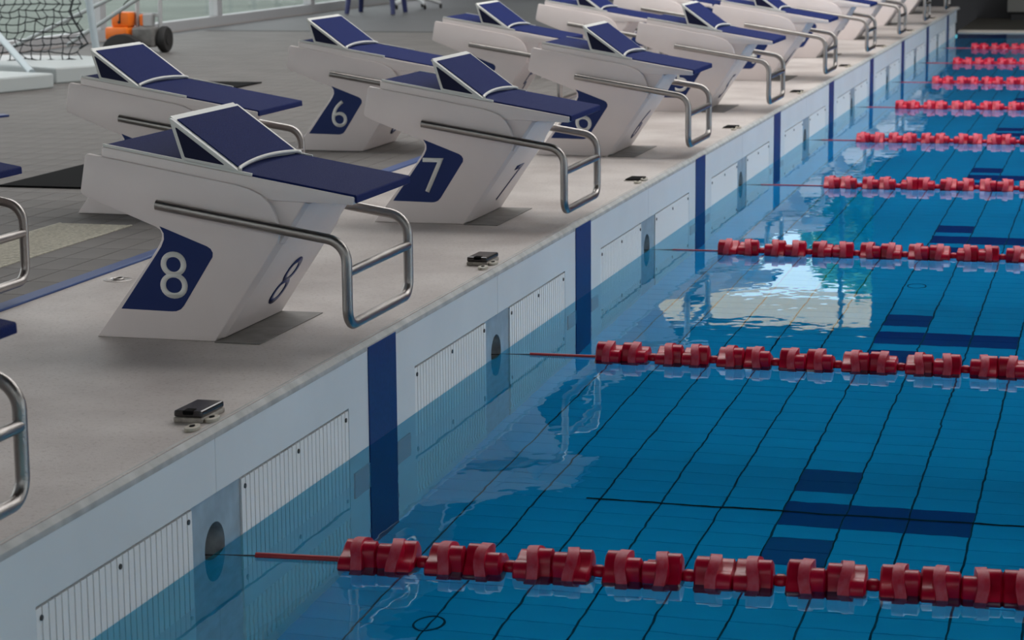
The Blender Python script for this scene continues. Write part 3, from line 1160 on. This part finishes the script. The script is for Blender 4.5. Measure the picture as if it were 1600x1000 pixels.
FLOATS = [float_mesh(p) for p in (0.0, 0.9, 1.8, 2.7, 3.6)]
me_ball = MB().lathe([(0.004, -0.020), (0.013, -0.016), (0.0195, -0.007), (0.0195, 0.007), (0.013, 0.016), (0.004, 0.020)], 14, 'x').mesh('spacer_ball', RED, smooth=80)
ropes = [(-0.062, 0.058, 0.372), (2.477, 0.024, 0.392), (4.954, 0.0276, 0.365), (7.414, 0.040, 0.500), (9.890, 0.026, 0.380), (12.40, 0.02, 0.372), (14.90, 0.02, 0.425), (17.38, 0.015, 0.405), (19.72, 0.01, 0.412)]
rl_lab = ['nearest the camera, in front of block 8', 'second from the camera, between blocks 8 and 7', 'third from the camera', 'fourth from the camera', 'fifth from the camera, in the middle of the row', 'sixth from the camera', 'seventh from the camera', 'second from the far end of the pool', 'farthest away at the far end of the pool']
ZR = 0.002          # cable
ZF = -0.011         # float axis, more than half under water
for k, (a, bb, x0) in enumerate(ropes):
    r = empty('lane_rope', (0.0, 2.5 * k, 0.0))
    tag(r, 'red float lane rope ' + rl_lab[k], 'lane rope', 'red lane ropes across the pool')

    def yof(x, a=a, bb=bb, k=k):
        return a + 0.010 * (2.5 * k + 4.94) / 1.5 + bb * min(x, 2.4) - 2.5 * k
    xe = 9.0
    MB().tube([(-0.04, yof(0) - 0.0, ZR - 0.006), (0.115, yof(0.115), ZR)], 0.0022, 6).build('wire', WIRE, r)
    MB().tube([(0.105, yof(0.105), ZR), (x0 - 0.03, yof(x0), ZR)], [0.0085, 0.006, 0.0032][min(k, 2)], 8).build('sleeve', REDROPE, r, smooth=60)
    MB().tube([(x0 - 0.05, yof(x0), ZR), (2.4, yof(2.4), ZR), (xe, yof(xe), ZR)], 0.0035, 6).build('cable', REDROPE, r)
    x = x0 - 0.008
    i = 0
    rnd = random.Random(31 + k)
    while x < xe:
        group = 2 if (i < 4 or i % 3) else 4
        for g in range(group):
            fo = put('float', FLOATS[rnd.randrange(5)], r, (x, yof(x), ZF))
            fo.scale = (1.0, 1.38, 1.38)
            fo.rotation_euler = (rnd.uniform(0, 2 * PI), 0, math.atan(bb) if x < 2.4 else 0)
            x += 0.0890
        put('spacer_ball', me_ball, r, (x - 0.0890 / 2 + 0.0145, yof(x), ZR))
        x += 0.0290
        i += 1

# ------------------------------------------------------------------ goal, cart, chairs in the background
g = empty('water_polo_goal', (-5.9, 10.2, H))
tag(g, 'white floating goal with black net parked on the deck at the upper left', 'goal')
gx, gy = 5.9, -10.2


def G(x, y_, z):
    return (x + gx, y_ + gy, z - H)


b = MB()


def plank(b, p, q, w, z0, z1):
    p, q = Vector((*p, 0)), Vector((*q, 0))
    d = (q - p).normalized()
    nrm = Vector((-d.y, d.x, 0)) * w
    c = [p, q, q + nrm, p + nrm]
    b.hexa([G(v.x, v.y, z0) for v in c] + [G(v.x, v.y, z1) for v in c])


plank(b, (-5.75, 7.6), (-5.14, 9.60), 0.75, H, 0.405)
b.build('float_board', GOALW, g, bevel=0.012)
b = MB()
plank(b, (-5.30, 9.95), (-4.86, 10.86), 1.0, H, 0.415)
b.build('float_board', GOALW, g, bevel=0.012)
b = MB()
plank(b, (-5.70, 10.5), (-5.60, 11.8), 1.1, H, 0.375)
b.build('deck_board', PLWHITE, g, bevel=0.008)
MB().tube([G(-5.335, 9.66, 0.40), G(-6.06, 10.6, 0.59), G(-7.0, 11.8, 0.86)], 0.026, 10).build('goal_post', GOALPOLE, g, smooth=60)
MB().tube([G(-5.943, 12.0, 0.36), G(-6.00, 12.0, 0.806), G(-6.06, 12.0, 1.35)], 0.030, 10).build('goal_post', GOALPOLE, g, smooth=60)
MB().tube([G(-6.90, 12.4, 0.40), G(-6.139, 12.4, 0.738), G(-5.5, 12.4, 1.02)], 0.017, 8).build('brace', GOALW, g, smooth=60)
MB().tube([G(-6.40, 12.4, 0.42), G(-5.817, 12.4, 0.765), G(-5.4, 12.4, 1.01)], 0.017, 8).build('brace', GOALW, g, smooth=60)
# slack net: warped grid of cords
nb = MB()
NU, NV = 15, 12
rn = random.Random(5)


def netp(i, j):
    u, v = i / (NU - 1), j / (NV - 1)
    tl, tr, br_, bl_ = Vector((-6.85, 11.7, 0.95)), Vector((-5.95, 11.7, 0.93)), Vector((-5.55, 10.85, 0.425)), Vector((-6.50, 10.45, 0.42))
    p = tl.lerp(tr, u).lerp(bl_.lerp(br_, u), v)
    return p


NP = {}
for i in range(NU):
    for j in range(NV):
        p = netp(i, j)
        p += Vector((rn.gauss(0, 0.010), rn.gauss(0, 0.02), rn.gauss(0, 0.008)))
        p.x += 0.022 * (j % 2)
        NP[i, j] = p
for i in range(NU):
    for j in range(NV):
        p = NP[i, j]
        for q in ((i, j + 1), (i + 1, j)):
            if q in NP:
                e = NP[q]
                mid = (p + e) / 2 + Vector((rn.gauss(0, 0.003), 0, -0.004 if q[1] == j else 0))
                nb.tube([G(*p), G(*mid), G(*e)], 0.0046, 4, caps=False)
        c = G(*p)
        nb.lathe([(0.003, -0.009), (0.0095, 0.0), (0.003, 0.009)], 5, 'z', c)
so = nb.build('net', NET, g)
MB().tube([G(-5.95, 11.7, 0.95), G(-5.97, 11.6, 0.74), G(-5.90, 11.5, 0.68), G(-5.80, 11.45, 0.56), G(-5.735, 11.4, 0.50), G(-5.80, 11.38, 0.46)], 0.009, 6).build('net_rope', NET, g, smooth=60)

c = empty('pump_cart', (-6.12, 13.45, H))
tag(c, 'grey hand cart carrying an orange pump, black wheels, by the glass wall', 'cart')
for dx in (-0.215, 0.125):
    wlm = MB().lathe([(0.05, -0.03), (0.10, -0.035), (0.112, -0.02), (0.112, 0.02), (0.10, 0.035), (0.05, 0.03)], 24, 'x', (dx, 0, 0.112))
    w_ = wlm.build('wheel', TYRE, c, smooth=40)
    MB().lathe([(0.045, -0.036), (0.045, 0.036)], 14, 'x', (dx, 0, 0.112)).build('hub', TYRE, w_)
MB().tube([(-0.25, 0, 0.112), (0.16, 0, 0.112)], 0.014, 8).build('axle', CARTGREY, c)
for dx in (-0.125, 0.085):
    MB().tube([(dx, 0.0, 0.06), (dx, 0.02, 0.5), (dx, 0.10, 1.0)], 0.020, 8).build('upright', CARTGREY, c, smooth=60)
for zz in (0.30, 0.62, 0.9):
    MB().box(-0.13, 0.09, 0.0 + 0.1 * max(zz - 0.5, 0), 0.03 + 0.1 * max(zz - 0.5, 0), zz, zz + 0.035).build('rung', CARTGREY, c)
MB().box(-0.12, 0.08, -0.14, 0.02, 0.05, 0.22).build('gear_case', PLATE, c, bevel=0.02)
MB().box(-0.05, 0.03, -0.06, 0.03, 0.22, 0.33).build('mounting', CARTGREY, c, bevel=0.01)
MB().prism_y([(-0.15 + 0.178 * math.cos(a * PI / 12), 0.02 + 0.15 * math.sin(a * PI / 12)) for a in range(13)], -0.30, -0.20).build('wheel_guard', TYRE, c, bevel=0.008, smooth=40)
pm = MB().box(-0.36, -0.15, -0.16, 0.06, 0.11, 0.22).build('pump_body', ORANGE, c, bevel=0.02, smooth=40)
MB().box(-0.315, -0.15, -0.12, 0.05, 0.22, 0.345).build('motor_housing', ORANGE, pm, bevel=0.018, smooth=40)
MB().tube([(-0.235, -0.12, 0.26), (-0.22, -0.14, 0.33), (-0.19, -0.10, 0.42), (-0.10, 0, 0.52)], 0.006, 6).build('power_cable', TYRE, pm, smooth=60)
MB().lathe([(0.012, 0), (0.012, 0.012)], 10, 'y', (-0.235, -0.135, 0.26)).build('plug', TYRE, pm)
MB().box(-0.085, -0.035, -0.05, 0.0, 0.225, 0.325).build('oil_cap', ORANGE, c, bevel=0.012)

ch = empty('plastic_chair', (-6.50, 20.75, H))
tag(ch, 'dark blue plastic chair near the glass wall, only its legs in view', 'chair')
for (lx, ly) in ((-0.29, -0.29), (-0.34, 0.36), (0.29, -0.34), (0.24, 0.28)):
    MB().tube([(lx, ly, 0.0), (lx * 0.85, ly * 0.8, 0.43)], 0.03, 8, radii=[0.028, 0.04]).build('leg', CHAIRBLUE, ch, smooth=60)
MB().box(-0.29, 0.27, -0.30, 0.28, 0.42, 0.46).build('seat', CHAIRBLUE, ch, bevel=0.015)
MB().box(-0.27, 0.25, 0.24, 0.28, 0.46, 0.90).build('backrest', CHAIRBLUE, ch, bevel=0.012)
sw = empty('swivel_stool', (-6.42, 21.95, H))
tag(sw, 'white swivel stool base with dark castors beside the blue chair', 'stool')
for i in range(5):
    a = 2 * PI * i / 5 - 0.9
    p = (0.30 * math.cos(a), 0.30 * math.sin(a))
    MB().tube([(0, 0, 0.13), (p[0] * 0.5, p[1] * 0.5, 0.12), (p[0], p[1], 0.065)], 0.02, 8, radii=[0.03, 0.028, 0.02]).build('foot', PLWHITE, sw, smooth=60)
    MB().lathe([(0.02, -0.012), (0.028, -0.008), (0.028, 0.008), (0.02, 0.012)], 12, 'x', (p[0], p[1], 0.028)).build('castor', TYRE, sw)
MB().tube([(0, 0, 0.1), (0, 0, 0.5)], 0.028, 10).build('column', PLWHITE, sw, smooth=60)
MB().lathe([(0.15, 0.5), (0.18, 0.52), (0.18, 0.56), (0.15, 0.58)], 20).build('seat', PLWHITE, sw, smooth=50)

cab = empty('wall_bench', (1.9, 25.9, 0.015))
tag(cab, 'pale grey bench box by the dark far wall at the upper right', 'bench')
MB().box(-1.5, 1.5, -0.2, 0.25, 0.10, 0.55).build('box', BENCH, cab, bevel=0.01)
MB().box(-1.45, 1.45, -0.15, 0.25, 0.0, 0.10).build('plinth', HALLDARK, cab)
